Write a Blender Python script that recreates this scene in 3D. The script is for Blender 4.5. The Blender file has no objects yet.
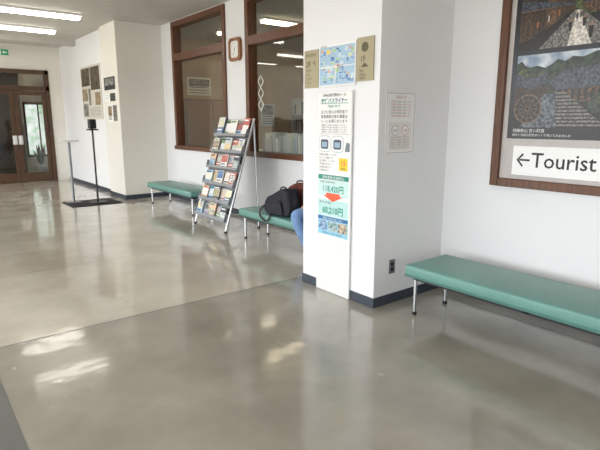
import bpy, bmesh, math, random
from mathutils import Matrix, Vector
random.seed(4)
D=bpy.data
COL=bpy.context.scene.collection
# ---------------------------------------------------------------- materials
def lin(c):
    return tuple(((x/255)/12.92 if x/255<=0.04045 else ((x/255+0.055)/1.055)**2.4) for x in c)+(1,)
def mat(name,rgb,rough=0.5,metal=0.0,var=0.06,scale=6.0,bump=0.0,rgb2=None,emit=0,spec=0.5,bscale=None,coat=0,detail=4):
    m=D.materials.new(name); m.use_nodes=True
    nt=m.node_tree; b=nt.nodes['Principled BSDF']
    c=lin(rgb)
    tc=nt.nodes.new('ShaderNodeTexCoord')
    n=nt.nodes.new('ShaderNodeTexNoise'); n.inputs['Scale'].default_value=scale; n.inputs['Detail'].default_value=detail
    nt.links.new(tc.outputs['Object'],n.inputs['Vector'])
    r=nt.nodes.new('ShaderNodeValToRGB')
    r.color_ramp.elements[0].position=0.35; r.color_ramp.elements[1].position=0.65
    if rgb2 is None:
        r.color_ramp.elements[0].color=tuple(x*(1-var) for x in c[:3])+(1,)
        r.color_ramp.elements[1].color=tuple(min(1,x*(1+var)) for x in c[:3])+(1,)
    else:
        r.color_ramp.elements[0].color=c; r.color_ramp.elements[1].color=lin(rgb2)
    nt.links.new(n.outputs['Fac'],r.inputs['Fac'])
    nt.links.new(r.outputs['Color'],b.inputs['Base Color'])
    b.inputs['Roughness'].default_value=rough; b.inputs['Metallic'].default_value=metal
    b.inputs['Specular IOR Level'].default_value=spec
    b.inputs['Coat Weight'].default_value=coat
    if emit:
        nt.links.new(r.outputs['Color'],b.inputs['Emission Color']); b.inputs['Emission Strength'].default_value=emit
    if bump:
        n2=nt.nodes.new('ShaderNodeTexNoise'); n2.inputs['Scale'].default_value=bscale or scale*8; n2.inputs['Detail'].default_value=3
        nt.links.new(tc.outputs['Object'],n2.inputs['Vector'])
        bp=nt.nodes.new('ShaderNodeBump'); bp.inputs['Strength'].default_value=bump; bp.inputs['Distance'].default_value=0.01
        nt.links.new(n2.outputs['Fac'],bp.inputs['Height']); nt.links.new(bp.outputs['Normal'],b.inputs['Normal'])
    return m
def wood(name,a,b_,rough=0.35):
    m=D.materials.new(name); m.use_nodes=True
    nt=m.node_tree; b=nt.nodes['Principled BSDF']
    tc=nt.nodes.new('ShaderNodeTexCoord'); mp=nt.nodes.new('ShaderNodeMapping')
    mp.inputs['Scale'].default_value=(14,14,2)
    n=nt.nodes.new('ShaderNodeTexNoise'); n.inputs['Scale'].default_value=3; n.inputs['Detail'].default_value=6
    r=nt.nodes.new('ShaderNodeValToRGB'); r.color_ramp.elements[0].color=lin(a); r.color_ramp.elements[1].color=lin(b_)
    r.color_ramp.elements[0].position=.3; r.color_ramp.elements[1].position=.7
    nt.links.new(tc.outputs['Object'],mp.inputs[0]); nt.links.new(mp.outputs[0],n.inputs['Vector'])
    nt.links.new(n.outputs['Fac'],r.inputs['Fac']); nt.links.new(r.outputs['Color'],b.inputs['Base Color'])
    b.inputs['Roughness'].default_value=rough
    return m
def floor_mat(name,c1,c2,bw,rh,rlo=.12,rhi=.26,off=(0,0,0),coat=.5):
    m=D.materials.new(name); m.use_nodes=True
    nt=m.node_tree; b=nt.nodes['Principled BSDF']; L=nt.links.new; N=nt.nodes.new
    tc=N('ShaderNodeTexCoord')
    n=N('ShaderNodeTexNoise'); n.inputs['Scale'].default_value=1.3; n.inputs['Detail'].default_value=6; n.inputs['Roughness'].default_value=.55
    L(tc.outputs['Object'],n.inputs['Vector'])
    r=N('ShaderNodeValToRGB'); r.color_ramp.elements[0].color=lin(c1); r.color_ramp.elements[1].color=lin(c2)
    r.color_ramp.elements[0].position=.32; r.color_ramp.elements[1].position=.68
    L(n.outputs['Fac'],r.inputs['Fac'])
    mp=N('ShaderNodeMapping'); mp.inputs['Location'].default_value=off
    L(tc.outputs['Object'],mp.inputs[0])
    br=N('ShaderNodeTexBrick'); br.offset=0; br.inputs['Scale'].default_value=1; br.inputs['Mortar Size'].default_value=.006
    br.inputs['Brick Width'].default_value=bw; br.inputs['Row Height'].default_value=rh
    br.inputs['Color1'].default_value=(1,1,1,1); br.inputs['Color2'].default_value=(.94,.94,.93,1); br.inputs['Mortar'].default_value=(.7,.68,.64,1)
    L(mp.outputs[0],br.inputs['Vector'])
    mx=N('ShaderNodeMix'); mx.data_type='RGBA'; mx.blend_type='MULTIPLY'; mx.inputs[0].default_value=1
    L(r.outputs['Color'],mx.inputs[6]); L(br.outputs['Color'],mx.inputs[7])
    L(mx.outputs[2],b.inputs['Base Color'])
    n2=N('ShaderNodeTexNoise'); n2.inputs['Scale'].default_value=1.7; n2.inputs['Detail'].default_value=2
    L(tc.outputs['Object'],n2.inputs['Vector'])
    mr=N('ShaderNodeMapRange'); mr.interpolation_type='SMOOTHSTEP'; mr.inputs[1].default_value=.25; mr.inputs[2].default_value=.75
    mr.inputs[3].default_value=rlo; mr.inputs[4].default_value=rhi
    L(n2.outputs['Fac'],mr.inputs[0]); L(mr.outputs[0],b.inputs['Roughness'])
    n3=N('ShaderNodeTexNoise'); n3.inputs['Scale'].default_value=2.6; n3.inputs['Detail'].default_value=0
    L(tc.outputs['Object'],n3.inputs['Vector'])
    n4=N('ShaderNodeTexNoise'); n4.inputs['Scale'].default_value=11; n4.inputs['Detail'].default_value=0
    L(tc.outputs['Object'],n4.inputs['Vector'])
    ad=N('ShaderNodeMath'); ad.operation='MULTIPLY_ADD'; ad.inputs[1].default_value=.2; L(n4.outputs['Fac'],ad.inputs[0]); L(n3.outputs['Fac'],ad.inputs[2])
    bp=N('ShaderNodeBump'); bp.inputs['Strength'].default_value=.24; bp.inputs['Distance'].default_value=.012
    L(ad.outputs[0],bp.inputs['Height']); L(bp.outputs['Normal'],b.inputs['Normal'])
    b.inputs['Specular IOR Level'].default_value=.8
    b.inputs['Coat Weight'].default_value=coat; b.inputs['Coat Roughness'].default_value=.07; b.inputs['Coat IOR'].default_value=1.6
    L(bp.outputs['Normal'],b.inputs['Coat Normal'])
    return m
def glass(name,tint=(0.93,0.95,0.94),k0=.05):
    m=D.materials.new(name); m.use_nodes=True
    nt=m.node_tree; nt.nodes.remove(nt.nodes['Principled BSDF'])
    out=nt.nodes['Material Output']
    t=nt.nodes.new('ShaderNodeBsdfTransparent'); t.inputs[0].default_value=tint+(1,)
    g=nt.nodes.new('ShaderNodeBsdfGlossy'); g.inputs['Roughness'].default_value=.01
    f=nt.nodes.new('ShaderNodeLayerWeight'); f.inputs[0].default_value=.5
    p=nt.nodes.new('ShaderNodeMath'); p.operation='POWER'; p.inputs[1].default_value=5
    a=nt.nodes.new('ShaderNodeMath'); a.operation='MULTIPLY_ADD'; a.inputs[1].default_value=.9; a.inputs[2].default_value=k0
    nt.links.new(f.outputs['Facing'],p.inputs[0]); nt.links.new(p.outputs[0],a.inputs[0])
    x=nt.nodes.new('ShaderNodeMixShader')
    nt.links.new(a.outputs[0],x.inputs[0]); nt.links.new(t.outputs[0],x.inputs[1]); nt.links.new(g.outputs[0],x.inputs[2])
    nt.links.new(x.outputs[0],out.inputs[0])
    return m
W_WALL=mat('wall_paint_white',(235,236,238),.55,var=.012,scale=1.5,bump=.05,bscale=60)
W_BEIGE=mat('wall_paint_cream',(230,227,219),.6,var=.015,scale=1.2,bump=.05,bscale=60)
W_CEIL=mat('ceiling_board',(194,191,184),.8,var=.03,scale=3,bump=.15,bscale=40)
BASE=mat('dark_baseboard',(52,60,72),.4,var=.1)
WOOD=wood('brown_wood',(78,44,24),(112,68,38))
CLKW=wood('clock_wood',(120,70,36),(160,102,58))
WOODD=wood('dark_brown_wood',(62,42,28),(94,66,44))
GLASS=glass('window_glass',k0=.06)
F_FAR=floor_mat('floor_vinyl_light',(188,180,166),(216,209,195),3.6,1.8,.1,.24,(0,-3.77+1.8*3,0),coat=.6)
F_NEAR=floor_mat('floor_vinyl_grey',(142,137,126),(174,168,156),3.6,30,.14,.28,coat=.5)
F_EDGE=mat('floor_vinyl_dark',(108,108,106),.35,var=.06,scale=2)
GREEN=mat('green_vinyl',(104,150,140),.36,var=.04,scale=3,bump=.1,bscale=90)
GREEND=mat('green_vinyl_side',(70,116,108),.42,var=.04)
CHROME=mat('brushed_steel',(188,190,192),.28,1,var=.05)
STEEL=mat('grey_metal',(130,134,138),.4,.5,var=.05)
BLACK=mat('black_plastic',(22,22,24),.45,var=.1)
WHITE=mat('white_paper',(242,242,240),.6,var=.01)
WHITEG=mat('white_enamel',(230,230,228),.3,var=.02)
# ---------------------------------------------------------------- mesh builder
ORG={}
def frame(o,u,v):
    u=Vector(u);v=Vector(v);n=u.cross(v)
    M=Matrix((( u.x,v.x,n.x,o[0]),(u.y,v.y,n.y,o[1]),(u.z,v.z,n.z,o[2]),(0,0,0,1)))
    return M
def on_x(x,y,z): return frame((x,y,z),(0,-1,0),(0,0,1))    # faces -X, u = -Y
def on_y(x,y,z): return frame((x,y,z),(1,0,0),(0,0,1))     # faces -Y, u = +X
def SC(a,b): return Matrix.Diagonal((a,b,1,1))
class MB:
    def __init__(s,M=None): s.bm=bmesh.new(); s.M=M or Matrix.Identity(4); s.mats=[]
    def mi(s,m):
        if m not in s.mats: s.mats.append(m)
        return s.mats.index(m)
    def raw(s,vs,fs,m,M=None,smooth=False):
        T=s.M@M if M is not None else s.M
        bv=[s.bm.verts.new(T@Vector(v)) for v in vs]; i=s.mi(m)
        for f in fs:
            try:
                fa=s.bm.faces.new([bv[k] for k in f]); fa.material_index=i; fa.smooth=smooth
            except ValueError: pass
    def box(s,x0,y0,z0,x1,y1,z1,m,M=None):
        x0,x1=min(x0,x1),max(x0,x1);y0,y1=min(y0,y1),max(y0,y1);z0,z1=min(z0,z1),max(z0,z1)
        vs=[(x0,y0,z0),(x1,y0,z0),(x1,y1,z0),(x0,y1,z0),(x0,y0,z1),(x1,y0,z1),(x1,y1,z1),(x0,y1,z1)]
        s.raw(vs,[(0,3,2,1),(4,5,6,7),(0,1,5,4),(1,2,6,5),(2,3,7,6),(3,0,4,7)],m,M); return s
    def rbox(s,x0,y0,z0,x1,y1,z1,r,m,seg=3,M=None):
        b=bmesh.new(); bmesh.ops.create_cube(b,size=1)
        for v in b.verts: v.co=Vector((x0+(v.co.x+.5)*(x1-x0),y0+(v.co.y+.5)*(y1-y0),z0+(v.co.z+.5)*(z1-z0)))
        bmesh.ops.bevel(b,geom=b.edges[:],offset=r,segments=seg,affect='EDGES',profile=.5)
        b.verts.index_update()
        s.raw([v.co.copy() for v in b.verts],[[v.index for v in f.verts] for f in b.faces],m,M,True); b.free(); return s
    def cyl(s,p0,p1,r,m,n=16,r2=None,cap=True):
        p0=Vector(p0);p1=Vector(p1);d=(p1-p0).normalized(); r2=r if r2 is None else r2
        a=d.orthogonal().normalized(); b=d.cross(a); vs=[]
        for p,q in((p0,r),(p1,r2)):
            for k in range(n):
                t=2*math.pi*k/n; vs.append(p+(a*math.cos(t)+b*math.sin(t))*q)
        s.raw(vs,[(k,(k+1)%n,n+(k+1)%n,n+k) for k in range(n)],m,None,True)
        if cap: s.raw(vs,[tuple(range(n-1,-1,-1)),tuple(range(n,2*n))],m)
        return s
    def tube(s,pts,r,m,n=10):
        for a,b in zip(pts[:-1],pts[1:]): s.cyl(a,b,r,m,n)
        return s
    def poly(s,pts,w,m):
        s.raw([(p[0],p[1],w) for p in pts],[tuple(range(len(pts)))],m); return s
    def rect(s,u0,v0,u1,v1,w,m): return s.poly([(u0,v0),(u1,v0),(u1,v1),(u0,v1)],w,m)
    def disc(s,u,v,r,w,m,n=24): return s.poly([(u+r*math.cos(2*math.pi*k/n),v+r*math.sin(2*math.pi*k/n)) for k in range(n)],w,m)
    def rrect(s,u0,v0,u1,v1,r,w,m):
        pts=[]
        for cx,cy,a in ((u1-r,v0+r,-90),(u1-r,v1-r,0),(u0+r,v1-r,90),(u0+r,v0+r,180)):
            for k in range(5): t=math.radians(a+22.5*k); pts.append((cx+r*math.cos(t),cy+r*math.sin(t)))
        return s.poly(pts,w,m)
    def ring(s,cx,cy,r,th,w,m,a0=0,a1=360,n=32):
        for k in range(n):
            t=math.radians(a0+(a1-a0)*k/n); t2=math.radians(a0+(a1-a0)*(k+1)/n)
            s.poly([(cx+r*math.cos(t),cy+r*math.sin(t)),(cx+r*math.cos(t2),cy+r*math.sin(t2)),(cx+(r-th)*math.cos(t2),cy+(r-th)*math.sin(t2)),(cx+(r-th)*math.cos(t),cy+(r-th)*math.sin(t))],w,m)
        return s
    def text(s,t,u,v,size,w,m,align='LEFT',sx=1,bold=0):
        cu=D.curves.new('t','FONT'); cu.body=t; cu.size=size; cu.align_x=align; cu.resolution_u=2; cu.offset=bold
        ob=D.objects.new('t',cu); COL.objects.link(ob); bpy.context.view_layer.update()
        me=ob.evaluated_get(bpy.context.evaluated_depsgraph_get()).to_mesh()
        s.raw([(u+p.co.x*sx,v+p.co.y,w) for p in me.vertices],[tuple(f.vertices) for f in me.polygons],m)
        ob.evaluated_get(bpy.context.evaluated_depsgraph_get()).to_mesh_clear()
        D.objects.remove(ob); D.curves.remove(cu); return s
    def obj(s,name,parent=None,label=None,cat=None,kind=None,group=None,bevel=0,sub=0,origin=None,fix=False):
        if fix: bmesh.ops.recalc_face_normals(s.bm,faces=s.bm.faces[:])
        if sub or fix: bmesh.ops.remove_doubles(s.bm,verts=s.bm.verts[:],dist=1e-5)
        if parent is not None: o=ORG[parent.name]
        elif origin is not None: o=Vector(origin)
        else:
            xs=[v.co for v in s.bm.verts]
            o=Vector(((min(c.x for c in xs)+max(c.x for c in xs))/2,(min(c.y for c in xs)+max(c.y for c in xs))/2,min(c.z for c in xs)))
        for v in s.bm.verts: v.co-=o
        me=D.meshes.new(name); s.bm.to_mesh(me); s.bm.free()
        for m in s.mats: me.materials.append(m)
        ob=D.objects.new(name,me); COL.objects.link(ob); ORG[ob.name]=o.copy()
        if parent is not None: ob.parent=parent
        else: ob.location=o
        tag(ob,label,cat,kind,group)
        if bevel:
            b=ob.modifiers.new('b','BEVEL'); b.width=bevel; b.segments=2; b.limit_method='ANGLE'
        if sub:
            b=ob.modifiers.new('s','SUBSURF'); b.levels=sub; b.render_levels=sub
        return ob
def tag(ob,label=None,cat=None,kind=None,group=None):
    if label: ob['label']=label
    if cat: ob['category']=cat
    if kind: ob['kind']=kind
    if group: ob['group']=group
def empty(name,loc,label,cat,group=None):
    e=D.objects.new(name,None); e.empty_display_size=.1; e.location=loc; COL.objects.link(e); ORG[e.name]=Vector(loc); tag(e,label,cat,None,group); return e
S='structure'
# ---------------------------------------------------------------- room shell
XW=4.3; XR=3.77; XC=2.9; YC0,YC1=2.72,3.64; XP=3.4; XQ=3.48; YP=9.88; YQ=10.78; YD=14.3; H=3.34; XL=-4.2; YB=-4.5; XO=4.42; YS=3.77
m=MB()
def fq(x0,y0,x1,y1,mm): m.raw([(x0,y0,0),(x1,y0,0),(x1,y1,0),(x0,y1,0)],[(0,1,2,3)],mm)
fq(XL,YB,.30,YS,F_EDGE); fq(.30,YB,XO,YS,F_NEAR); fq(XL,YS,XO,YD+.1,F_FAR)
m.box(.297,YB,0,.303,YS,.001,F_EDGE)
m.box(XL,YS-.004,0,XC+1,YS+.003,.001,F_EDGE)
m.obj('floor',kind=S,label='glossy beige-grey vinyl floor with a seam',origin=(0,0,0))
MB().box(XL,YB,H,XO,YD+.2,H+.1,W_CEIL).obj('ceiling',kind=S,label='off-white ceiling boards')
MB().box(XC,YC0,0,XO,YC1,H,W_WALL).obj('wall_column',kind=S,label='square white painted column')
def bb(name,x0,y0,x1,y1): MB().box(x0,y0,0,x1,y1,.085,BASE).obj(name,kind=S,label='dark blue-grey vinyl baseboard',bevel=.003)
bb('baseboard_column_front',XC-.008,YC0-.008,XC,YC1+.008); bb('baseboard_column_side',XC,YC0-.008,XR,YC0); bb('baseboard_column_rear',XC,YC1,XW,YC1+.008)
MB().box(XR,YB,0,XO,YC0,H,W_WALL).obj('wall_right',kind=S,label='white painted wall')
bb('baseboard_right',XR-.008,YB,XR,YC0-.008)
WZ0,WZ1=1.02,3.3; W1=(7.4,9.35); W2=(4.4,6.76)
m=MB()
m.box(XW,YC1,0,XO,YP,WZ0,W_WALL).box(XW,YC1,WZ1,XO,YP,H,W_WALL)
m.box(XW,YC1,WZ0,XO,W2[0],WZ1,W_WALL).box(XW,W2[1],WZ0,XO,W1[0],WZ1,W_WALL).box(XW,W1[1],WZ0,XO,YP,WZ1,W_WALL)
m.obj('wall_window_side',kind=S,label='white wall with two wood-framed interior windows')
bb('baseboard_window_side',XW-.008,YC1+.008,XW,YP-.008)
MB().box(XP,YP,0,XO,YQ,H,W_BEIGE).obj('wall_pillar',kind=S,label='cream painted pillar')
MB().box(XQ,YQ,0,XO,YD,H,W_WALL).obj('wall_left',kind=S,label='white painted wall with notices')
bb('baseboard_pillar_side',XP,YP-.008,XW,YP); bb('baseboard_pillar_front',XP-.008,YP-.008,XP,YQ); bb('baseboard_left',XQ-.008,YQ,XQ,YD)
# far wall with doors
DX0,DX1=1.5,3.17; DZ=2.76
m=MB(); m.box(XL,YD,0,DX0,YD+.15,H,W_BEIGE).box(DX1,YD,0,XQ,YD+.15,H,W_BEIGE).box(DX0,YD,DZ,DX1,YD+.15,H,W_BEIGE)
m.obj('wall_far',kind=S,label='cream end wall around double doors')
MB().box(XL,12.75,H-.12,XQ,13.0,H,W_CEIL).obj('trim_1',kind=S,label='shallow ceiling beam')
m=MB(); y0,y1=YD-.03,YD+.1
m.box(DX0,y0,0,DX0+.08,y1,DZ,WOODD).box(DX1-.09,y0,0,DX1,y1,DZ,WOODD).box(DX0,y0,DZ-.1,DX1,y1,DZ,WOODD).box(DX0,y0,2.26,DX1,y1,2.37,WOODD)
m.obj('trim_2',kind=S,label='dark brown door frame with transom',bevel=.004)
MB().box(DX0+.08,YD+.03,2.37,DX1-.09,YD+.04,DZ-.1,GLASS).obj('window_3',kind=S,label='transom glass above doors')
cx=2.345
for i,(a,b) in enumerate(((DX0+.085,cx-.004),(cx+.004,DX1-.095))):
    m=MB(); w=.095
    m.box(a,YD,.01,a+w,YD+.045,2.25,WOODD).box(b-w,YD,.01,b,YD+.045,2.25,WOODD)
    m.box(a+w,YD,.01,b-w,YD+.045,.24,WOODD).box(a+w,YD,2.15,b-w,YD+.045,2.25,WOODD)
    d=m.obj('door_%d'%(i+1),kind=S,label='brown wooden glazed door leaf',bevel=.003)
    MB().box(a+w,YD+.018,.24,b-w,YD+.024,2.15,GLASS).obj('glass_pane',parent=d)
    hx=(b-.06) if i==0 else (a+.06)
    m=MB(); m.box(hx-.05,YD-.008,.95,hx+.05,YD,1.17,WHITEG); m.tube([(hx,YD-.008,.96),(hx,YD-.05,.96),(hx,YD-.05,1.16),(hx,YD-.008,1.16)],.012,CHROME)
    m.obj('handle',parent=d,label='white plate with steel pull handle')
# room beyond doors
BK=mat('back_room_wall',(160,142,120),.8,var=.1,scale=1)
BKW=mat('back_room_white_wall',(220,214,202),.8,var=.05,scale=1)
R0=YD+5
m=MB(); m.box(-1,R0,0,6.2,R0+.1,H,BK).box(-1,YD+.15,0,-.9,R0,H,BK).box(6.1,YD+.15,0,6.2,R0,H,BK).box(XO,YD+.05,0,6.2,YD+.15,H,BK)
m.box(2.95,YD+2.6,0,4.6,YD+2.7,H,BKW)
m.obj('wall_back_room',kind=S)
MB().box(-1,YD+.1,-.02,6.2,R0,0,F_FAR).obj('floor_back_room',kind=S)
MB().box(-1,YD+.2,H,6.2,R0+.1,H+.1,BK).obj('ceiling_back_room',kind=S)
LAMP=mat('lamp_tube',(255,250,240),.5,var=0,emit=9)
LAMP2=mat('lamp_tube_warm',(255,238,210),.5,var=0,emit=9)
LAMPD=mat('back_window_glow',(150,176,150),.5,scale=5,rgb2=(240,244,246),emit=1.2)
m=MB(); m.box(3.03,YD+2.57,.55,3.75,YD+2.6,2.0,LAMPD).box(3.35,YD+2.55,.55,3.39,YD+2.57,2.0,WOODD).box(2.98,YD+2.55,2.0,3.8,YD+2.6,2.07,WOODD).box(2.98,YD+2.55,.48,3.8,YD+2.6,.55,WOODD).box(2.98,YD+2.55,.55,3.03,YD+2.6,2.0,WOODD)
m.obj('window_4',kind=S,label='bright window in the room beyond')
LEAF=mat('leaf_green',(54,82,50),.5,var=.3,scale=10)
px_,py_=3.15,YD+1.7
e=empty('potted_plant',(px_,py_,0),'leafy potted plant behind the glass door','plant')
MB().cyl((px_,py_,0.001),(px_,py_,.3),.11,WHITEG,20,.15).obj('pot',parent=e)
m=MB()
for k in range(50):
    a=random.uniform(0,6.28); t=random.uniform(.2,1); p=Vector((px_,py_,.3)); q=p+Vector((math.cos(a)*.22*t,math.sin(a)*.22*t,.15+.5*random.random())); s_=Vector((-math.sin(a),math.cos(a),0))*.04
    mid=(p+q)/2+Vector((0,0,.06)); m.raw([p,mid+s_,q,mid-s_],[(0,1,2,3)],LEAF)
m.obj('foliage',parent=e)
# office behind windows
OB=mat('office_wall',(176,152,122),.8,var=.14,scale=1.5)
m=MB(); m.box(8.6,1,0,8.7,YP+1,H,OB).box(XO,YP+1,0,8.7,YP+1.1,H,OB).box(XO,1.4,0,8.7,1.5,H,OB)
m.obj('wall_office',kind=S); MB().box(XO,1.5,-.02,8.6,YP+1,0,F_EDGE).obj('floor_office',kind=S)
MB().box(XO,1.4,H,8.7,YP+1.1,H+.1,W_CEIL).obj('ceiling_office',kind=S)
def win(n,y0,y1):
    m=MB(); f=.075; xa,xb=XW-.03,XO+.01
    m.box(xa,y0-.02,WZ0-.03,xb,y0+f,WZ1+.02,WOOD).box(xa,y1-f,WZ0-.03,xb,y1+.02,WZ1+.02,WOOD)
    m.box(xa,y0+f,WZ1-f,xb,y1-f,WZ1+.02,WOOD).box(xa-.02,y0-.04,WZ0-.04,xb,y1+.04,WZ0+.035,WOOD)
    m.box(xa,y0+f,2.62,xb,y1-f,2.75,WOOD)
    o=m.obj('window_%d'%n,kind=S,label='brown wood-framed interior window with transom',bevel=.004)
    MB().box(XW+.05,y0+f,WZ0+.035,XW+.056,y1-f,WZ1-f,GLASS).obj('glass_pane',parent=o)
    return o
w1=win(1,*W1); w2=win(2,*W2)
m=MB(on_x(XW+.049,6.48,0)); FAINT=mat('decal_white',(238,238,234),.6)
for z in (1.75,1.92,2.09):
    for (a,b) in (((0,.085),(.072,0)),((.072,0),(0,-.085)),((0,-.085),(-.072,0)),((-.072,0),(0,.085))):
        p=Vector((a[0],a[1],0));q=Vector((b[0],b[1],0));nn=Vector((-(q-p).y,(q-p).x,0)).normalized()*.0075
        m.poly([(p.x+nn.x,z+p.y+nn.y),(p.x-nn.x,z+p.y-nn.y),(q.x-nn.x,z+q.y-nn.y),(q.x+nn.x,z+q.y+nn.y)],.001,FAINT)
m.obj('diamond_decal',parent=w2,label='white diamond pattern decals on glass')
# facade (daylight comes through)
m=MB(); m.box(XL-.15,YB,0,XL,YD+.1,.35,W_WALL).box(XL-.15,YB,2.9,XL,YD+.1,H,W_WALL)
y=YB
while y<YD: m.box(XL-.15,y,.35,XL,y+.18,2.9,W_WALL); y+=2.1
m.obj('wall_facade',kind=S,label='white wall with large windows')
MB().box(XL,YB-.15,0,XO,YB,H,mat('rear_wall_paint',(210,204,194),.6,var=.03)).obj('wall_rear',kind=S,label='beige painted wall')
def portal(loc,rot,sx,sy):
    l=D.lights.new('portal','AREA'); l.shape='RECTANGLE'; l.size=sx; l.size_y=sy; l.cycles.is_portal=True
    o=D.objects.new('window_portal',l); o.location=loc; o.rotation_euler=rot; COL.objects.link(o)
portal((XL-.05,(YB+YD)/2,1.62),(0,-math.pi/2,0),2.55,YD-YB)
def fixture(x,y,L=1.25,z=H,lm=None):
    e=empty('fluorescent_lamp',(x,y,z-.09),'white ceiling-mounted fluorescent tube fixture','ceiling light','fluorescent ceiling fixtures')
    m=MB(); m.box(x-L/2,y-.09,z-.035,x+L/2,y+.09,z-.001,WHITEG); m.obj('housing',parent=e,bevel=.004)
    for k,dy in enumerate((-.05,.05)): MB().cyl((x-L/2+.03,y+dy,z-.063),(x+L/2-.03,y+dy,z-.063),.024,lm or LAMP,12).obj('tube',parent=e)
for y in (9.8,11.6,13.5,5.6,1.4,-2.2):
    for x in (-2.4,-.3,2.15 if y>5.7 else 1.9):
        if y==13.5 and x>1: continue
        fixture(x,y,1.3)
for y in (9.6,8,6.5,5,3.2): fixture(6.1,y,1.4,lm=LAMP2)
fixture(2.4,YD+1.6,1.2,lm=LAMP2)
# ---------------------------------------------------------------- benches
def bench(x0,y0,x1,y1,label,z=.40):
    e=empty('bench',((x0+x1)/2,(y0+y1)/2,0),label,'bench')
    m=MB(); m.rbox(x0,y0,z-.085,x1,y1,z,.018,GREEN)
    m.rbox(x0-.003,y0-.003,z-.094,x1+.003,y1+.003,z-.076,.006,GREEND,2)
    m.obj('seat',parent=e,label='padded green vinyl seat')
    m=MB(); q=.05; a=z-.125; b=z-.094
    m.box(x0+q,y0+q,a,x1-q,y0+q+.03,b,BLACK).box(x0+q,y1-q-.03,a,x1-q,y1-q,b,BLACK)
    m.box(x0+q,y0+q,a,x0+q+.03,y1-q,b,BLACK).box(x1-q-.03,y0+q,a,x1-q,y1-q,b,BLACK)
    m.box(x0+q,(y0+y1)/2-.015,a,x1-q,(y0+y1)/2+.015,b,BLACK)
    m.obj('frame',parent=e,label='black steel under-frame')
    for lx in (x0+q+.012,x1-q-.012):
        for ly in (y0+q+.015,y1-q-.015):
            m=MB(); m.cyl((lx,ly,.02),(lx,ly,z-.12),.0145,CHROME,14).cyl((lx,ly,0),(lx,ly,.025),.019,BLACK,14)
            m.obj('leg',parent=e,label='chrome tube leg with black foot')
    return e
bench(3.0,.55,3.52,2.49,'long green vinyl bench beneath the framed posters',.41)
bench(3.38,3.75,3.86,5.6,'green vinyl bench holding a backpack and seated person')
bench(3.58,7.4,4.06,9.2,'green vinyl bench beside the cream pillar')
# ---------------------------------------------------------------- colours for print
P={}
def pc(r,g,b):
    k=(r,g,b)
    if k not in P: P[k]=mat('ink_%02x%02x%02x'%k,k,.5,var=.03,scale=20)
    return P[k]
INK=pc(38,38,42); TEAL=pc(36,140,126); PRICE=pc(56,160,136); ORNG=pc(232,96,60); LBLUE=pc(150,205,226); YEL=pc(240,205,50); NAVY=pc(30,60,110); BEIG=pc(172,162,130); DBE=pc(92,84,60)
m=MB(on_x(XC-.001,3.61,1.79)@SC(1.07,1.045))
m.box(0,.0,0,.175,.30,.012,BEIG).box(.61,.02,0,.775,.33,.012,BEIG).box(.185,.0,0,.6,.32,.014,WHITE)
w=.0145
m.rect(.195,.012,.59,.3,w,pc(166,198,220))
rr=random.Random(11)
rooms=[(96,148,200),(110,160,208),(130,174,212),(204,220,230),(96,148,200),(216,222,170),(84,132,186),(160,200,140),(230,206,120),(220,160,120)]
for k in range(80):
    u=rr.uniform(.2,.56); v=rr.uniform(.02,.27); ww=rr.uniform(.012,.045); hh=rr.uniform(.01,.036); ww=min(ww,.585-u); hh=min(hh,.295-v)
    if abs(v-.15)<.01: continue
    m.rect(u-.0015,v-.0015,u+ww+.0015,v+hh+.0015,w+.0003+k*.00001,WHITE); m.rect(u,v,u+ww,v+hh,w+.0003+k*.00001+.000005,pc(*rr.choice(rooms)))
m.rect(.2,.144,.585,.152,w+.0016,WHITE); m.poly([(.37,.02),(.38,.02),(.395,.142),(.385,.142)],w+.0016,WHITE)
m.disc(.41,.15,.009,w+.0018,pc(210,60,50)); m.text('現在地',.42,.145,.014,w+.0018,pc(210,60,50))
m.text('館内案内図',.21,.303,.014,w+.001,INK)
m.text('観光案内所',.02,.25,.026,.013,DBE); m.text('2F',.025,.17,.06,.013,DBE,bold=.001); m.text('↑',.1,.17,.06,.013,DBE)
for i in range(4): m.text(['待合室','売店','お手洗','のりば'][i],.025,.13-.032*i,.022,.013,DBE)
m.disc(.69,.26,.035,.013,DBE); m.text('1F',.645,.16,.055,.013,DBE,bold=.001)
m.poly([(.65,.12),(.69,.15),(.73,.12)],.013,DBE)
for i in range(3): m.text(['階段','会議室','事務所'][i],.64,.085-.027*i,.022,.013,DBE)
m.obj('floor_guide_sign',label='beige and blue floor guide map sign on column',cat='sign',bevel=0)
# tall poster board on column
m=MB(on_x(XC-.0085,3.42,.004)@SC(1.075,1)); B=1.745
m.box(0,0,0,.4,B,.014,WHITEG)
w=.0146; m.rect(.008,.5,.392,B-.008,w,WHITE); w+=.0006
m.text('日本初運行開始セール',.2,B-.04,.027,w,INK,'CENTER',bold=.0004)
m.text('夜行バス',.13,B-.09,.04,w,TEAL,'CENTER',bold=.0014); m.text('ライナー',.28,B-.09,.04,w,NAVY,'CENTER',bold=.0014,sx=.9); m.rect(.04,B-.1,.36,B-.096,w,TEAL); m.text('Nights for 2',.2,B-.128,.028,w,TEAL,'CENTER',bold=.0005)
for i,t_ in enumerate(('古さに安心の低料金で','高速道路の旅の運賃は','ぐっとお得になります')): m.text(t_,.2,B-.178-.038*i,.031,w,INK,'CENTER',bold=.0003)
for i in range(4): m.text('飛騨高山から各地へ毎日運行しております',.2,B-.28-.019*i,.0155,w,INK,'CENTER')
m.rect(.03,B-.35,.37,B-.348,w,INK)
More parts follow.
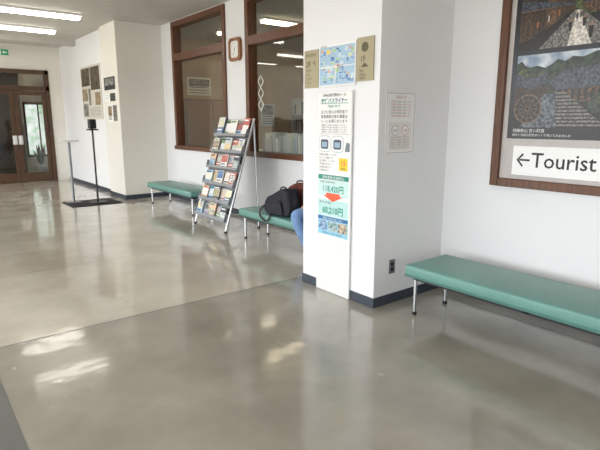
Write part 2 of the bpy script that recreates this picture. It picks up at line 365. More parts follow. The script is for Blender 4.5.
for u in (.095,.245):
    m.rrect(u-.07,B-.5,u+.07,B-.362,.04,w,pc(176,182,188)); m.rrect(u-.065,B-.495,u+.065,B-.367,.036,w+.0005,pc(236,238,240)); m.rrect(u-.045,B-.475,u+.045,B-.395,.018,w+.001,pc(70,78,92)); m.rect(u-.032,B-.46,u+.032,B-.415,w+.0015,pc(150,176,198))
m.poly([(.33,B-.49),(.385,B-.49),(.385,B-.42),(.345,B-.415)],w,pc(120,130,135))
for i in range(6): m.text(['設備も完備しています','ゆったり座席です','毎日運行しています','予約受付中です','全席指定制です','往復割引あり'][i],.03,B-.53-.027*i,.021,w,INK)
m.rect(.265,B-.65,.365,B-.545,w,YEL); m.text('15',.315,B-.605,.058,w+.0006,ORNG,'CENTER',bold=.001); m.text('周年',.315,B-.642,.024,w+.0006,INK,'CENTER')
m.rect(.02,B-.735,.38,B-.695,w,TEAL); m.text('通常運賃(往復割引)',.2,B-.728,.03,w+.0006,WHITE,'CENTER')
m.rect(.02,B-.88,.38,B-.74,w,pc(204,231,228))
m.text('1区間ご利用の場合',.04,B-.765,.022,w+.0006,INK); m.text('118,420円',.2,B-.838,.07,w+.0006,PRICE,'CENTER',sx=.86,bold=.002)
m.poly([(.12,B-.85),(.28,B-.85),(.28,B-.872),(.32,B-.872),(.2,B-.925),(.08,B-.872),(.12,B-.872)],w+.0008,ORNG)
m.rect(.02,B-1.05,.38,B-.91,w,pc(190,225,224)); m.text('60,210円',.2,B-1.028,.075,w+.0012,PRICE,'CENTER',sx=.9,bold=.0025)
m.text('割引後のお値段',.04,B-.943,.02,w+.0006,INK)
m.rect(.02,B-1.225,.38,B-1.055,w,LBLUE); m.rect(.02,B-1.09,.38,B-1.06,w+.0005,pc(40,110,165)); m.text('お問い合わせはこちら',.2,B-1.085,.024,w+.001,WHITE,'CENTER')
for i in range(3): m.rect(.03+.117*i,B-1.185,.137+.117*i,B-1.1,w+.0006,[mat('bus_print_a',(40,90,150),.4,scale=40,rgb2=(180,210,230)),mat('bus_print_b',(60,120,110),.4,scale=40,rgb2=(200,215,220)),mat('bus_print_c',(90,100,120),.4,scale=40,rgb2=(220,200,160))][i])
m.text('飛騨高山から各地へ毎日運行',.2,B-1.212,.018,w+.0006,NAVY,'CENTER')
m.obj('advertising_board',label='tall narrow white board with printed fare advertisement',cat='poster board')
# notice on column side
m=MB(on_y(2.98,YC0,1.26)@SC(1.06,1))
PAP=mat('white_notice_paper',(244,243,243),.35,var=.01,scale=8)
m.box(0,0,0,.31,.46,.004,PAP); w=.0046; g=pc(150,140,140); rd=pc(190,126,120)
m.text('お知らせ',.155,.42,.03,w,rd,'CENTER')
for i in range(6): m.text('ご利用のお客様へお願いします',.155,.39-.022*i,.0165,w,rd if i%2 else g,'CENTER')
m.rect(.03,.02,.28,.24,w,pc(234,231,230))
for u,c_,t_ in ((.1,g,'禁煙'),(.21,rd,'注意')): m.disc(u,.175,.04,w+.0005,c_); m.disc(u,.175,.036,w+.001,PAP); m.text(t_,u,.163,.026,w+.0015,c_,'CENTER')
for i in range(5): m.text('待合室ではお静かに願います',.155,.115-.02*i,.016,w+.0006,g,'CENTER')
m.rect(.0,.457,.31,.46,w+.001,g); m.rect(0,0,.31,.003,w+.001,g); m.rect(0,0,.003,.46,w+.001,g); m.rect(.307,0,.31,.46,w+.001,g)
m.obj('notice_sheet',label='printed white notice sheet taped to column side',cat='notice')
e=empty('wall_outlet',(3.11,YC0,.25),'steel plate wall outlet on column side','outlet')
MO=on_y(3.075,YC0,.26)
m=MB(MO); m.rbox(0,0,0,.07,.12,.006,.002,STEEL,2); m.obj('cover_plate',parent=e)
for v in (.022,.066): MB(MO).rbox(.017,v,.004,.053,v+.032,.009,.001,BLACK,1).obj('socket',parent=e,label='black socket insert')
# ---------------------------------------------------------------- framed posters on right wall
YF=2.262
e=empty('display_board',(XR,YF-.9,1.0),'brown wood-framed display board with photo posters','display board')
FW,FH=1.95,1.75; M0=on_x(XR,YF,1.0)
m=MB(M0); f=.065
m.box(0,0,0,f,FH,.045,WOOD).box(FW-f,0,0,FW,FH,.045,WOOD).box(f,0,0,FW-f,f,.045,WOOD).box(f,FH-f,0,FW-f,FH,.045,WOOD)
m.obj('frame',parent=e,label='brown wooden frame',bevel=.006)
MB(M0).box(f,f,.002,FW-f,FH-f,.012,mat('board_backing',(196,190,188),.5,var=.03)).obj('backing_panel',parent=e)
m=MB(M0); m.box(.105,.375,.012,1.45,1.68,.014,mat('poster_dark',(16,20,32),.25,var=.15,scale=4))
def pm(n,a,b,s): return mat(n,a,.28,scale=s,rgb2=b,detail=10)
SKY=pm('print_sky',(120,142,168),(210,218,224),10); HIL=pm('print_hills',(8,18,14),(60,78,56),40); TREE=pm('print_trees',(12,26,16),(98,110,66),55)
HS=pm('print_houses',(9,7,7),(76,54,42),45); HS2=pm('print_house_walls',(22,16,13),(124,92,66),50); PATH=pm('print_stone',(46,46,50),(146,142,136),60); SUN=pm('print_sunlit',(160,156,150),(240,234,222),50)
WAT=pm('print_street',(22,28,40),(120,130,140),45); RF=pm('print_roof',(14,18,28),(88,98,112),55); DRK=pm('print_shadow',(5,6,8),(36,33,30),50); LAT=pc(128,94,62); WHL=pm('print_wheel',(66,50,42),(140,112,90),60)
def house_row(u0,u1,vb0,vb1,vt0,vt1,w,n,mats):
    Lp=lambda a,b,t:a+(b-a)*t
    g=lambda t,h:(Lp(u0,u1,t),Lp(vb0,vb1,t)+(Lp(vt0,vt1,t)-Lp(vb0,vb1,t))*h)
    for k in range(n):
        t0=(k/n)**.75; t1=((k+1)/n)**.75
        m.poly([g(t0,0),g(t1,0),g(t1,1),g(t0,1)],w,mats[k%len(mats)])
        for q in range(9):
            s0=t0+(t1-t0)*(q+.3)/9; s1=s0+(t1-t0)*.03
            m.poly([g(s0,.06),g(s1,.06),g(s1,.4),g(s0,.4)],w+.0002,LAT if (k+q)%3==0 else HS2)
            m.poly([g(s0,.6),g(s1,.6),g(s1,.8),g(s0,.8)],w+.0002,HS2)
        m.poly([g(t0,.44),g(t1,.44),g(t1,.56),g(t0,.56)],w+.0003,RF)
        m.poly([g(t0,.43),g(t1,.43),g(t1,.445),g(t0,.445)],w+.0003,LAT)
# upper picture: old street between dark houses
a0,a1,b0,b1=.145,1.41,1.02,1.64; w=.0143
m.rect(a0,b0,a1,b1,w,DRK)
m.poly([(.3,b1),(.5,1.40),(.58,1.36),(.68,1.42),(.9,b1)],w+.0003,SKY)
m.poly([(.4,1.38),(.46,1.43),(.53,1.38),(.6,1.43),(.68,1.38),(.78,1.43),(.78,1.22),(.4,1.22)],w+.0005,TREE)
m.poly([(.3,b0),(.53,1.25),(.58,1.25),(.86,b0)],w+.0007,PATH)
m.poly([(.5,b0),(.545,1.25),(.565,1.25),(.66,b0)],w+.0009,SUN)
house_row(a0,.53,b0-.0,1.25,b1,1.34,w+.0011,5,[HS,DRK,HS2])
m.poly([(a0,b0),(.3,b0),(.53,1.25),(.5,1.25),(.28,1.11),(a0,1.07)],w+.0016,DRK)
house_row(a1,.58,b0,1.25,b1,1.34,w+.0011,7,[HS2,HS,HS])
for (u,v,h) in ((.55,1.19,.05),(.575,1.2,.045),(.6,1.14,.07),(.51,1.12,.075),(.65,1.06,.1)):
    m.poly([(u-h*.1,v),(u+h*.1,v),(u+h*.16,v+h*.75),(u-h*.16,v+h*.75)],w+.0019,pc(60,50,60) if h<.07 else DRK); m.disc(u,v+h*.87,h*.12,w+.0019,pc(150,116,92),10)
for (u,v,c_) in ((.27,1.17,pc(170,110,70)),(.35,1.2,pc(180,172,156)),(.42,1.23,pc(150,100,60)),(.85,1.18,pc(180,172,156)),(.74,1.22,pc(140,60,50))): m.rect(u,v,u+.012,v+.04,w+.0020,c_)
# lower picture: water wheel and stone steps
b0,b1=.46,.985
m.rect(a0,b0,a1,b1,w,DRK)
m.poly([(a0,b1),(a0,.88),(a1,.84),(a1,b1)],w+.0002,SKY)
m.poly([(a0,.925),(.18,.945),(.21,.91),(.25,.895),(.3,.905),(.36,.885),(.41,.91),(.45,.94),(.5,.92),(.55,.95),(.62,.94),(.7,.97),(a1,b1),(a1,.7),(a0,.7)],w+.0004,HIL)
for k in range(26):
    r3=random.Random(k); rad=r3.uniform(.018,.04); cx0=r3.uniform(.19,1.2); cy0=r3.uniform(.76,.89)
    m.poly([(cx0+rad*r3.uniform(.7,1.25)*math.cos(6.283*j/14),cy0+rad*r3.uniform(.7,1.25)*math.sin(6.283*j/14)) for j in range(14)],w+.0005+k*.00001,TREE if k%2 else HIL)
m.poly([(a0,.86),(.25,.81),(.38,.85),(.4,.79),(.27,.74),(a0,.77)],w+.0009,RF)
m.poly([(.4,.78),(.5,.86),(.72,.88),(1.0,.83),(1.0,.76),(.46,.72)],w+.0010,RF)
m.rect(a0,.64,.4,.76,w+.0008,HS); m.rect(.46,.64,1.0,.76,w+.0008,HS2)
for k in range(11): m.rect(.47+.045*k,.65,.492+.045*k,.73,w+.0011,DRK)
m.poly([(.2,b0),(.37,.7),(.44,.7),(.5,b0)],w+.0012,WAT)
cx_,cy_=.255,.595
m.disc(cx_,cy_,.1,w+.0013,DRK,28); m.ring(cx_,cy_,.108,.012,w+.0016,WHL); m.ring(cx_,cy_,.07,.005,w+.0016,WHL)
for k in range(12):
    t=2*math.pi*k/12; q=Vector((-math.sin(t),math.cos(t)))*.0028; A=Vector((cx_,cy_)); Bq=A+Vector((math.cos(t),math.sin(t)))*.102
    m.poly([tuple(A+q),tuple(A-q),tuple(Bq-q),tuple(Bq+q)],w+.0017,WHL)
for i in range(10):
    v1=.71-.025*i; v0=v1-.025; L0=.45+.003*i; R_0=.52+.03*i
    m.poly([(L0,v0),(R_0+.03,v0),(R_0,v1),(L0,v1)],w+.0014,PATH); m.poly([(L0,v0),(R_0+.03,v0),(R_0+.027,v0+.01),(L0,v0+.01)],w+.0016,DRK)
for k in range(14):
    r3=random.Random(k+50); rad=r3.uniform(.02,.045); cx0=r3.uniform(.7,.95); cy0=r3.uniform(.51,.66)
    m.poly([(cx0+rad*r3.uniform(.7,1.1)*math.cos(6.283*j/14),cy0+rad*r3.uniform(.7,1.1)*math.sin(6.283*j/14)) for j in range(14)],w+.0018+k*.00001,TREE if k%2 else HIL)
m.text('飛騨高山 古い町並',.15,.425,.03,w,WHITE); m.text('歴史と伝統の町をゆっくり歩いてみませんか',.15,.395,.022,w,WHITE)
m.obj('photo_poster',parent=e,label='dark poster with two old-street photographs')
e=empty('direction_sign',(XR-.0125,1.3,1.09),'white sign reading Tourist Information with arrow','sign')
m=MB(on_x(XR-.0145,2.09,1.098)); m.box(0,0,0,1.5,.222,.006,mat('sign_white',(250,250,250),.5,var=.005)); m.text('←',.02,.066,.158,.0068,BLACK,sx=.9,bold=.0012); m.text('Tourist Information',.15,.066,.158,.0068,BLACK,sx=.98,bold=.0012)
m.obj('sign_panel',parent=e)
# ---------------------------------------------------------------- clock
CY,CZ=7.07,2.6
e=empty('wall_clock',(XW,CY,CZ-.17),'wood-framed square wall clock with white face','clock')
M0=on_x(XW,CY,CZ)
m=MB(M0); s=.17; c=.045
oc=[(-s,-s+c),(-s+c,-s),(s-c,-s),(s,-s+c),(s,s-c),(s-c,s),(-s+c,s),(-s,s-c)]; n=8
ic=[(x*.74,y*.74) for x,y in oc]
vs=[(x,y,0) for x,y in oc]+[(x,y,.045) for x,y in oc]+[(x,y,.05) for x,y in ic]+[(x,y,.03) for x,y in ic]
fs=[(k,(k+1)%n,n+(k+1)%n,n+k) for k in range(n)]+[(n+k,n+(k+1)%n,2*n+(k+1)%n,2*n+k) for k in range(n)]+[(2*n+k,2*n+(k+1)%n,3*n+(k+1)%n,3*n+k) for k in range(n)]
m.raw(vs,fs,CLKW); m.obj('case',parent=e,label='octagonal wooden case')
m=MB(M0); m.poly(ic,.031,WHITE)
for k in range(12):
    t=k*math.pi/6; m.text(str(12 if k==0 else k),.1*math.sin(t),.1*math.cos(t)-.009,.026,.032,INK,'CENTER')
m.obj('face',parent=e,label='white dial with black numerals')
for nm,ang,L in (('hour_hand',math.radians(40),.055),('minute_hand',math.radians(200),.085)):
    m=MB(M0); d=Vector((math.sin(ang),math.cos(ang)));q=Vector((d.y,-d.x))*.004
    m.poly([tuple(-d*.015-q),tuple(-d*.015+q),tuple(d*L+q),tuple(d*L-q)],.034 if 'h'==nm[0] else .036,INK); m.obj(nm,parent=e,label='black hand')
# ---------------------------------------------------------------- brochure rack
Y0,Y1=5.96,6.86; SB=Vector((3.42,0,.12)); sd=Vector((.46,0,1.41)).normalized(); nrm=Vector((-sd.z,0,sd.x)); XB=3.93
e=empty('brochure_rack',(3.66,6.41,0),'grey metal tiered brochure rack leaning back near wall','magazine rack')
def rp(s,y,n=0): v=SB+sd*s+nrm*n; return (v.x,y,v.z)
for y in (Y0,Y1):
    m=MB(); v=SB-sd*.125
    m.cyl((v.x,y,0.012),rp(1.5,y),.018,CHROME,12).cyl(rp(1.47,y),(XB,y,.012),.015,CHROME,12).cyl((v.x,y,0),(v.x,y,.03),.021,BLACK,12).cyl((XB,y,0),(XB,y,.03),.021,BLACK,12)
    m.tube([rp(.12,y),(XB-.01,y,.26)],.01,CHROME)
    m.obj('side_frame',parent=e,label='chrome tube side frame')
MF=Matrix(((0,sd.x,nrm.x,SB.x),(-1,0,0,Y1),(0,sd.z,nrm.z,SB.z),(0,0,0,1)))
RW=Y1-Y0-.01
m=MB(MF); m.box(0.01,.0,-.008,RW,1.47,-.003,STEEL); m.obj('back_panel',parent=e,label='grey metal back panel')
NT=6; PT=.24
SHF=mat('rack_shelf_metal',(150,154,160),.35,.4,var=.05)
for i in range(NT):
    s=.02+i*PT
    m=MB(MF); m.box(0.01,s,-.003,RW,s+.006,.07,SHF).box(.01,s,.066,RW,s+.04,.07,SHF).box(.01,s,0,.014,s+.11,.07,SHF).box(RW-.004,s,0,RW,s+.11,.07,SHF)
    m.obj('shelf',parent=e,label='silvery grey metal pocket shelf')
m=MB(MF); m.box(.01,1.46,-.02,RW,1.49,.01,CHROME); m.obj('top_rail',parent=e)
cols=[((104,146,196),'blue'),((244,244,240),'white'),((196,110,98),'red'),((116,146,112),'green'),((230,220,172),'yellow'),((164,198,220),'pale blue'),((70,74,86),'dark'),((236,226,206),'cream'),((240,240,244),'white'),((206,212,216),'pale grey'),((84,110,150),'navy blue'),((140,166,130),'pale green'),((222,190,160),'tan'),((240,236,232),'off-white')]
for i in range(NT):
    n=5; st=(RW-.03)/n
    for k in range(n):
        c,nm=random.choice(cols); c2,_=random.choice(cols); c3,_=random.choice(cols)
        s=.02+i*PT+.0065; h=random.uniform(.19,.23) if i<NT-1 else random.uniform(.22,.31); th=random.uniform(.006,.016)
        w0=.004 if k%2 else .03; u=.016+k*st; ww=min(random.uniform(.15,.215),RW-.01-u)
        tilt=random.uniform(-.05,.05)
        m=MB(MF@Matrix.Translation((u+max(0,tilt)*h,s+max(0,-tilt)*ww,w0))@Matrix.Rotation(tilt,4,'Z')@SC(.95,.96)); m.box(0,0,0,ww,h,th,pc(*c)); t=th+.0005
        pic=mat('brochure_print',c2,.35,scale=random.uniform(10,34),rgb2=c3)
        lay=random.random(); v0_,v1_=((.3,.8) if lay<.4 else (.12,.62) if lay<.7 else (.45,.97))
        m.rect(.006,h*v0_,ww-.006,h*v1_,t,pic); tv=.86 if v1_<.85 else .3
        m.rect(.012,h*(tv-.02),ww*.75,h*(tv+.06),t+.0004,random.choice((NAVY,pc(180,60,50),INK,TEAL)) if sum(c)>420 else WHITE)
        for q in range(2): m.rect(.012,h*(.17-.05*q),ww*.8,h*(.19-.05*q),t+.0004,INK if sum(c)>420 else WHITE)
        m.obj('brochure',label='%s printed brochure standing in rack pocket'%nm,cat='brochure',group='brochures in the display rack')
# ---------------------------------------------------------------- bags
BP=mat('dark_nylon',(24,25,36),.7,var=.2,scale=10,bump=.2); MR=mat('maroon_fabric',(96,40,34),.8,var=.2,scale=12,bump=.2); TAN=mat('brown_strap',(54,42,40),.6)
bx,by=3.55,4.86
e=empty('backpack',(bx,by,.4),'bulky dark navy nylon backpack slumped on green bench','backpack')
def blob(M,hx,hy,hz,m_,name,parent,seed,amp=.02,taper=.25,sag=.12):
    b=bmesh.new(); bmesh.ops.create_cube(b,size=2); bmesh.ops.subdivide_edges(b,edges=b.edges[:],cuts=3,use_grid_fill=True)
    rr=random.Random(seed); mm=MB(); vs=[]
    for v in b.verts:
        c=v.co; n=c.normalized(); k=.3
        p=Vector((c.x*(1-k)+n.x*1.25*k,c.y*(1-k)+n.y*1.25*k,c.z*(1-k*.7)+n.z*1.2*k*.7))
        t=1-taper*max(0,p.z)
        q=Vector((p.x*hx*t,p.y*hy*t,p.z*hz))+Vector((rr.uniform(-amp,amp),rr.uniform(-amp,amp),rr.uniform(-amp,amp)*.8))
        if c.z<=-.99: q.z=-hz
        else: q.z-=(abs(q.y)*.1+q.y*sag*2)*max(0,c.z)
        vs.append(q)
    b.verts.index_update()
    mm.raw(vs,[[v.index for v in f.verts] for f in b.faces],m_,M,True); b.free()
    return mm.obj(name,parent=parent,sub=2)
T=Matrix.Translation
blob(T((bx,by,.555)),.1,.26,.153,BP,'body',e,1,.03,.2,.17)
blob(T((bx-.12,by+.01,.5)),.03,.18,.075,BP,'front_pocket',e,2,.014)
MB().tube([(bx,by-.08,.7),(bx,by-.07,.735),(bx,by-.02,.74),(bx,by+.03,.72),(bx,by+.05,.66)],.009,TAN).obj('handle',parent=e)
MB().tube([(bx-.06,by+.17,.54),(bx-.12,by+.22,.5),(bx-.155,by+.24,.45),(bx-.185,by+.22,.416),(bx-.19,by+.2,.37),(bx-.19,by+.1,.33),(bx-.19,by+.02,.36),(bx-.185,by,.416),(bx-.14,by,.43)],.01,TAN).obj('strap',parent=e)
tx,ty=3.75,4.76
e=empty('tote_bag',(tx,ty,.4),'maroon fabric bag propped behind the backpack','bag')
blob(T((tx,ty,.59)),.055,.24,.19,MR,'body',e,5,.016,.12,.06)
MB().tube([(tx,ty-.08,.75),(tx,ty-.07,.8),(tx,ty,.81),(tx,ty+.07,.79),(tx,ty+.08,.73)],.009,TAN).obj('handle',parent=e)
# ---------------------------------------------------------------- seated person (mostly behind column)
def skin(name,vs,es,rs,m,parent,label=None,sub=2,root=0):
    me=D.meshes.new(name); o0=ORG[parent.name]
    me.from_pydata([Vector(v)+Vector((.27,0,0))-o0 for v in vs],es,[]); ob=D.objects.new(name,me); COL.objects.link(ob); ob.parent=parent
    sk=ob.modifiers.new('skin','SKIN'); sk.use_smooth_shade=True
    for i,r in enumerate(rs):
        d=me.skin_vertices[0].data[i]; d.radius=(r,r) if not isinstance(r,tuple) else r; d.use_root=(i==root)
    sb=ob.modifiers.new('sub','SUBSURF'); sb.levels=sub; sb.render_levels=sub
    me.materials.append(m); tag(ob,label); ORG[ob.name]=o0.copy(); return ob
def chain(n,start=0): return [(start+i,start+i+1) for i in range(n-1)]
SK=mat('skin_tone',(214,170,142),.5,var=.04); JEAN=mat('blue_denim',(118,150,194),.8,var=.14,scale=18,bump=.3); JK=mat('grey_jacket',(96,98,104),.8,var=.1); HR=mat('black_hair',(24,20,20),.5,var=.2); SH=mat('white_sneaker',(220,220,220),.5)
py=4.16
e=empty('person',(3.57,py,0),'seated person in blue jeans and grey jacket','person')
vs=[(3.42,py,.53),(3.44,py,.75),(3.45,py,.95),(3.44,py,1.03),(3.42,py,1.12),(3.40,py,1.22),
    (3.45,py+.17,.93),(3.42,py+.19,.7),(3.25,py+.08,.6),(3.2,py+.06,.6),(3.45,py-.17,.93),(3.42,py-.19,.7),(3.25,py-.08,.6),(3.2,py-.06,.6),
    (3.4,py+.11,.5),(3.06,py+.18,.5),(3.22,py+.1,.12),(3.4,py-.1,.5),(3.08,py-.13,.5),(3.22,py-.13,.12)]
es=[(0,1),(1,2),(2,3),(3,4),(4,5),(2,6),(6,7),(7,8),(8,9),(2,10),(10,11),(11,12),(12,13),(0,14),(14,15),(15,16),(0,17),(17,18),(18,19)]
rs=[.11,.115,.1,.05,.085,.075,.05,.042,.034,.03,.05,.042,.034,.03,.075,.058,.04,.075,.058,.04]
body=skin('body',vs,es,rs,SK,e)
skin('jacket',[vs[i] for i in (1,0,2,6,7,8,10,11,12)],[(0,1),(0,2),(2,3),(3,4),(4,5),(2,6),(6,7),(7,8)],[.135,.12,.12,.07,.062,.05,.07,.062,.05],JK,e,'grey jacket')
skin('jeans',[vs[0],vs[14],vs[15],(3.22,py+.1,.1),vs[17],vs[18],(3.22,py-.13,.1)],[(0,1),(1,2),(2,3),(0,4),(4,5),(5,6)],[.12,.092,.08,.064,.092,.078,.064],JEAN,e,'light blue denim jeans')
skin('hair',[(3.44,py,1.2),(3.41,py,1.27),(3.47,py,1.16)],[(0,1),(0,2)],[.088,.07,.07],HR,e,'short black hair')
for sy in (1,-1):
    yy=py+.14*sy+.01-(.07 if sy>0 else 0)
    skin('shoe',[(3.28,yy,.05),(3.2,yy-.01,.045),(3.1,yy-.02,.035)],chain(3),[.048,.043,.034],SH,e,'white sneaker')
    hy=py+.06*sy
    V=[(3.2,hy,.602),(3.15,hy,.603)];E=[(0,1)];R=[.028,.034]
    for k in range(4):
        y=hy+(-.027+.018*k); b=len(V); L=(.05,.06,.056,.042)[k]
        V+=[(3.125,y,.6),(3.125-L*.5,y,.595),(3.125-L,y,.585)];E+=[(1,b),(b,b+1),(b+1,b+2)];R+=[.009,.0085,.007]
    b=len(V); V+=[(3.17,hy-sy*.03,.6),(3.14,hy-sy*.042,.595)];E+=[(0,b),(b,b+1)];R+=[.01,.008]
    skin('hand',V,E,R,SK,e)
    MB().rbox(3.588,py+.03*sy-.01,1.165,3.6,py+.03*sy+.01,1.177,.004,BLACK,2).obj('eye',parent=e)
# ---------------------------------------------------------------- far wall-left notices
def notice(name,y0,z0,w_,h_,x,col,label,cat='notice',lines=3,pic=None):
    m=MB(on_x(x,y0,z0)); m.box(0,0,0,w_,h_,.008,col)
    if pic: m.rect(w_*.1,h_*.35,w_*.9,h_*.9,.0088,pic)
    for k in range(lines): m.rect(w_*.12,h_*(.28-.07*k) if pic else h_*(.8-.7*k/lines),w_*.85,(h_*(.28-.07*k) if pic else h_*(.8-.7*k/lines))+h_*.03,.0092,INK)
    return m.obj(name,label=label,cat=cat)
BRN=mat('brown_print',(110,92,66),.4,scale=9,rgb2=(180,164,134)); GRY=mat('grey_print',(70,74,74),.4,scale=14,rgb2=(168,168,160)); DKP=mat('dark_print',(40,36,32),.4,scale=10,rgb2=(112,98,76))
m=MB(on_x(XQ-.001,12.5,1.56)); m.box(0,0,0,1.38,1.14,.02,pc(212,208,198)) 
for (a,b,c,d,k) in ((.04,.72,.66,1.1,DKP),(.7,.62,1.34,1.1,DKP),(.05,.06,.42,.34,GRY),(.05,.4,.42,.66,BRN),(.5,.3,.66,.66,GRY),(.95,.3,1.33,.56,BRN)): m.rect(a,b,c,d,.021,k)
for k in range(7): m.rect(.5,.06+.03*k,1.3,.068+.03*k,.021,GRY)
m.obj('notice_board',label='pale notice board with dark printed sheets on top',cat='notice board')
notice('notice_sheet',10.68,2.12,.62,.24,XP,pc(40,44,44),'dark landscape notice on pillar',pic=GRY,lines=1)
notice('notice_sheet',10.68,1.9,.26,.15,XP,WHITE,'small white notice on pillar')
notice('notice_sheet',10.37,1.9,.28,.15,XP,pc(60,66,60),'small dark green notice on pillar')
notice('notice_sheet',10.57,1.5,.28,.34,XP,WHITE,'white sheet with photograph on pillar',pic=BRN)
notice('notice_sheet',10.25,1.52,.2,.3,XP,pc(120,120,112),'grey portrait notice on pillar')
GRN=mat('exit_green',(30,130,86),.4,var=.02,emit=.4)
m=MB(on_y(2.1,YD,3.05)); m.box(0,0,0,.24,.15,.06,WHITEG); m.rect(.008,.008,.232,.142,.061,GRN); m.rect(.04,.02,.075,.13,.062,WHITE); m.poly([(.1,.075),(.14,.12),(.14,.09),(.2,.09),(.2,.06),(.14,.06),(.14,.03)],.062,WHITE)
m.obj('exit_sign',label='small green illuminated exit sign above door',cat='exit sign')
# sanitiser pole, white stand, mat
MB().rbox(2.3,9.5,.0,3.2,10.25,.012,.005,mat('black_rubber',(34,34,36),.8,bump=.3),2).obj('floor_mat',label='black rubber floor mat before the pillar',cat='mat')
sx_,sy_=2.83,9.77
e=empty('sanitizer_stand',(sx_,sy_,.012),'black pole sanitizer stand on rubber mat','stand')
MB().cyl((sx_,sy_,.013),(sx_,sy_,.03),.16,BLACK,28).obj('base',parent=e)
MB().cyl((sx_,sy_,.03),(sx_,sy_,1.42),.017,BLACK,14).obj('pole',parent=e)
m=MB(); m.rbox(sx_-.06,sy_-.07,1.38,sx_+.06,sy_+.07,1.55,.015,BLACK,2).box(sx_-.08,sy_-.09,1.35,sx_+.08,sy_+.09,1.375,BLACK); m.obj('dispenser',parent=e,label='black dispenser head')
tx_,ty_=2.46,10.0
e=empty('side_stand',(tx_,ty_,.012),'slim white pedestal stand with small top','stand')
MB().rbox(tx_-.12,ty_-.1,.013,tx_+.12,ty_+.1,.03,.006,STEEL,2).obj('base',parent=e)
MB().cyl((tx_,ty_,.03),(tx_,ty_,1.14),.024,STEEL,14).obj('post',parent=e)
MB().rbox(tx_-.16,ty_-.1,1.14,tx_+.16,ty_+.1,1.17,.01,WHITEG,2).obj('top_tray',parent=e)
# ---------------------------------------------------------------- office contents
CAB=mat('office_cabinet',(180,178,170),.5)
def shelfunit(x,y0,y1,h,label):
    e=empty('bookshelf',(x+.2,(y0+y1)/2,0),label,'bookshelf')
    m=MB(); m.box(x,y0,0,x+.4,y0+.02,h,CAB).box(x,y1-.02,0,x+.4,y1,h,CAB).box(x+.38,y0,0,x+.4,y1,h,CAB)
    k=0
    while k*.42<h: m.box(x,y0,k*.42,x+.4,y1,k*.42+.02,CAB); k+=1
    m.obj('carcass',parent=e)
    for r_ in range(1,int(h/.42)):
        m=MB(); y=y0+.04
        while y<y1-.1:
            t=random.uniform(.03,.07); c=random.choice([(200,190,170),(120,90,70),(230,228,220),(90,110,130),(70,66,62)]); m.box(x+.1,y,r_*.42+.021,x+.34,y+t,r_*.42+random.uniform(.24,.34),pc(*c)); y+=t+.004
        o=m.obj('file_row',parent=e,label='row of files and binders'); o['kind']='stuff'
    return e
shelfunit(8.1,8.7,10.7,2.1,'grey office shelving unit filled with files'); shelfunit(8.1,6,8.4,2.1,'grey office shelving unit with binders')
CABW=mat('cabinet_wood',(130,92,58),.4,var=.1)
e=empty('cabinet',(5.6,10.6,0),'tall brown wooden office cabinet','cabinet')
MB().box(5.0,10.4,0,6.3,10.86,2.0,CABW).obj('body',parent=e,bevel=.01)
for k in range(2):
    MB().box(5.03+.63*k,10.375,.1,5.64+.63*k,10.4,1.95,mat('cabinet_door',(160,120,82),.4)).obj('door',parent=e,bevel=.005)
YE=YP+1
for (x,z,w_,h_,c_) in ((6.6,1.5,.5,.7,(230,228,220)),(7.3,1.4,.4,.55,(190,200,210)),(4.55,1.5,.35,.5,(225,220,205)),(5.3,2.1,.6,.4,(232,226,210))):
    m=MB(on_y(x,YE,z)); m.box(0,0,0,w_,h_,.01,pc(*c_)); m.rect(.04,h_*.5,w_-.04,h_-.04,.011,GRY)
    for k in range(4): m.rect(.04,.05+.06*k,w_-.06,.065+.06*k,.011,INK)
    m.obj('wall_calendar',label='pale printed calendar sheet on the office wall',cat='calendar')
desk=empty('counter_desk',(4.9,7,0),'office counter behind the window','desk')
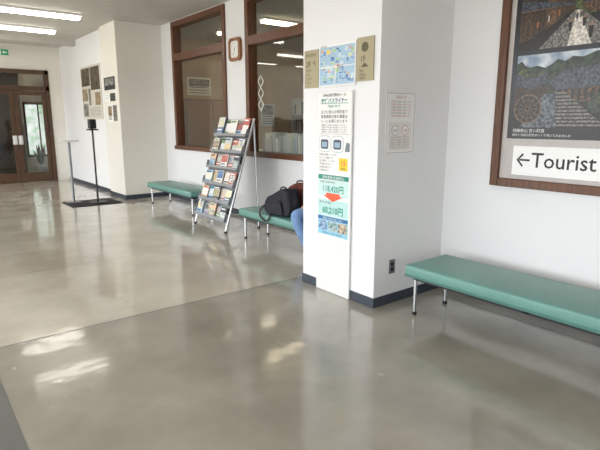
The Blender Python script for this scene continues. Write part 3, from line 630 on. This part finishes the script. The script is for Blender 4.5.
MB().rbox(4.55,5.0,.98,5.2,9.3,1.02,.008,CAB,2).obj('desk_top',parent=desk)
m=MB(); m.box(4.6,5.1,0,5.15,9.2,.98,mat('desk_panel',(96,90,82),.6)); m.obj('desk_body',parent=desk)
BW=mat('binder_white',(250,250,248),.5,var=.02); BW2=mat('binder_cream',(244,240,228),.5,var=.02); BW3=mat('binder_grey',(214,220,226),.5,var=.02)
for k in range(17):
    y=5.75+k*.06; h=random.uniform(.22,.32)
    MB().box(4.56,y,1.021,4.78,y+random.uniform(.04,.055),1.021+h,random.choice((BW,BW,BW2,BW3))).obj('binder',label='white document binder standing on the counter',cat='binder',group='binders on the office counter',bevel=.003)
e=empty('computer_monitor',(4.95,8.2,1.02),'black flat computer monitor on office counter','monitor')
MB().rbox(4.9,8.1,1.021,5.08,8.3,1.035,.004,BLACK,2).cyl((5,8.2,1.03),(5,8.2,1.15),.02,BLACK).obj('foot',parent=e)
MB().rbox(4.98,7.93,1.12,5.02,8.47,1.46,.008,BLACK,2).obj('screen',parent=e)
# ---------------------------------------------------------------- world, camera
sc=bpy.context.scene
sc.view_settings.view_transform='Standard'
w=D.worlds.new('w'); sc.world=w; w.use_nodes=True; nt=w.node_tree; bg=nt.nodes['Background']
tc=nt.nodes.new('ShaderNodeTexCoord'); sp=nt.nodes.new('ShaderNodeSeparateXYZ'); r=nt.nodes.new('ShaderNodeValToRGB')
nt.links.new(tc.outputs['Generated'],sp.inputs[0]); nt.links.new(sp.outputs['Z'],r.inputs['Fac']); nt.links.new(r.outputs['Color'],bg.inputs['Color'])
r.color_ramp.elements[0].position=0; r.color_ramp.elements[0].color=(.44,.42,.39,1); r.color_ramp.elements[1].position=.06; r.color_ramp.elements[1].color=(.93,.965,1,1)
bg.inputs['Strength'].default_value=7.2
cd=D.cameras.new('camera'); cam=D.objects.new('camera',cd); COL.objects.link(cam); sc.camera=cam
cd.sensor_width=36; cd.lens=36*505/600; cam.location=(0,0,1.5)
cam.rotation_euler=(math.radians(90-11.53),0,-math.radians(38.16)); cd.clip_start=.05
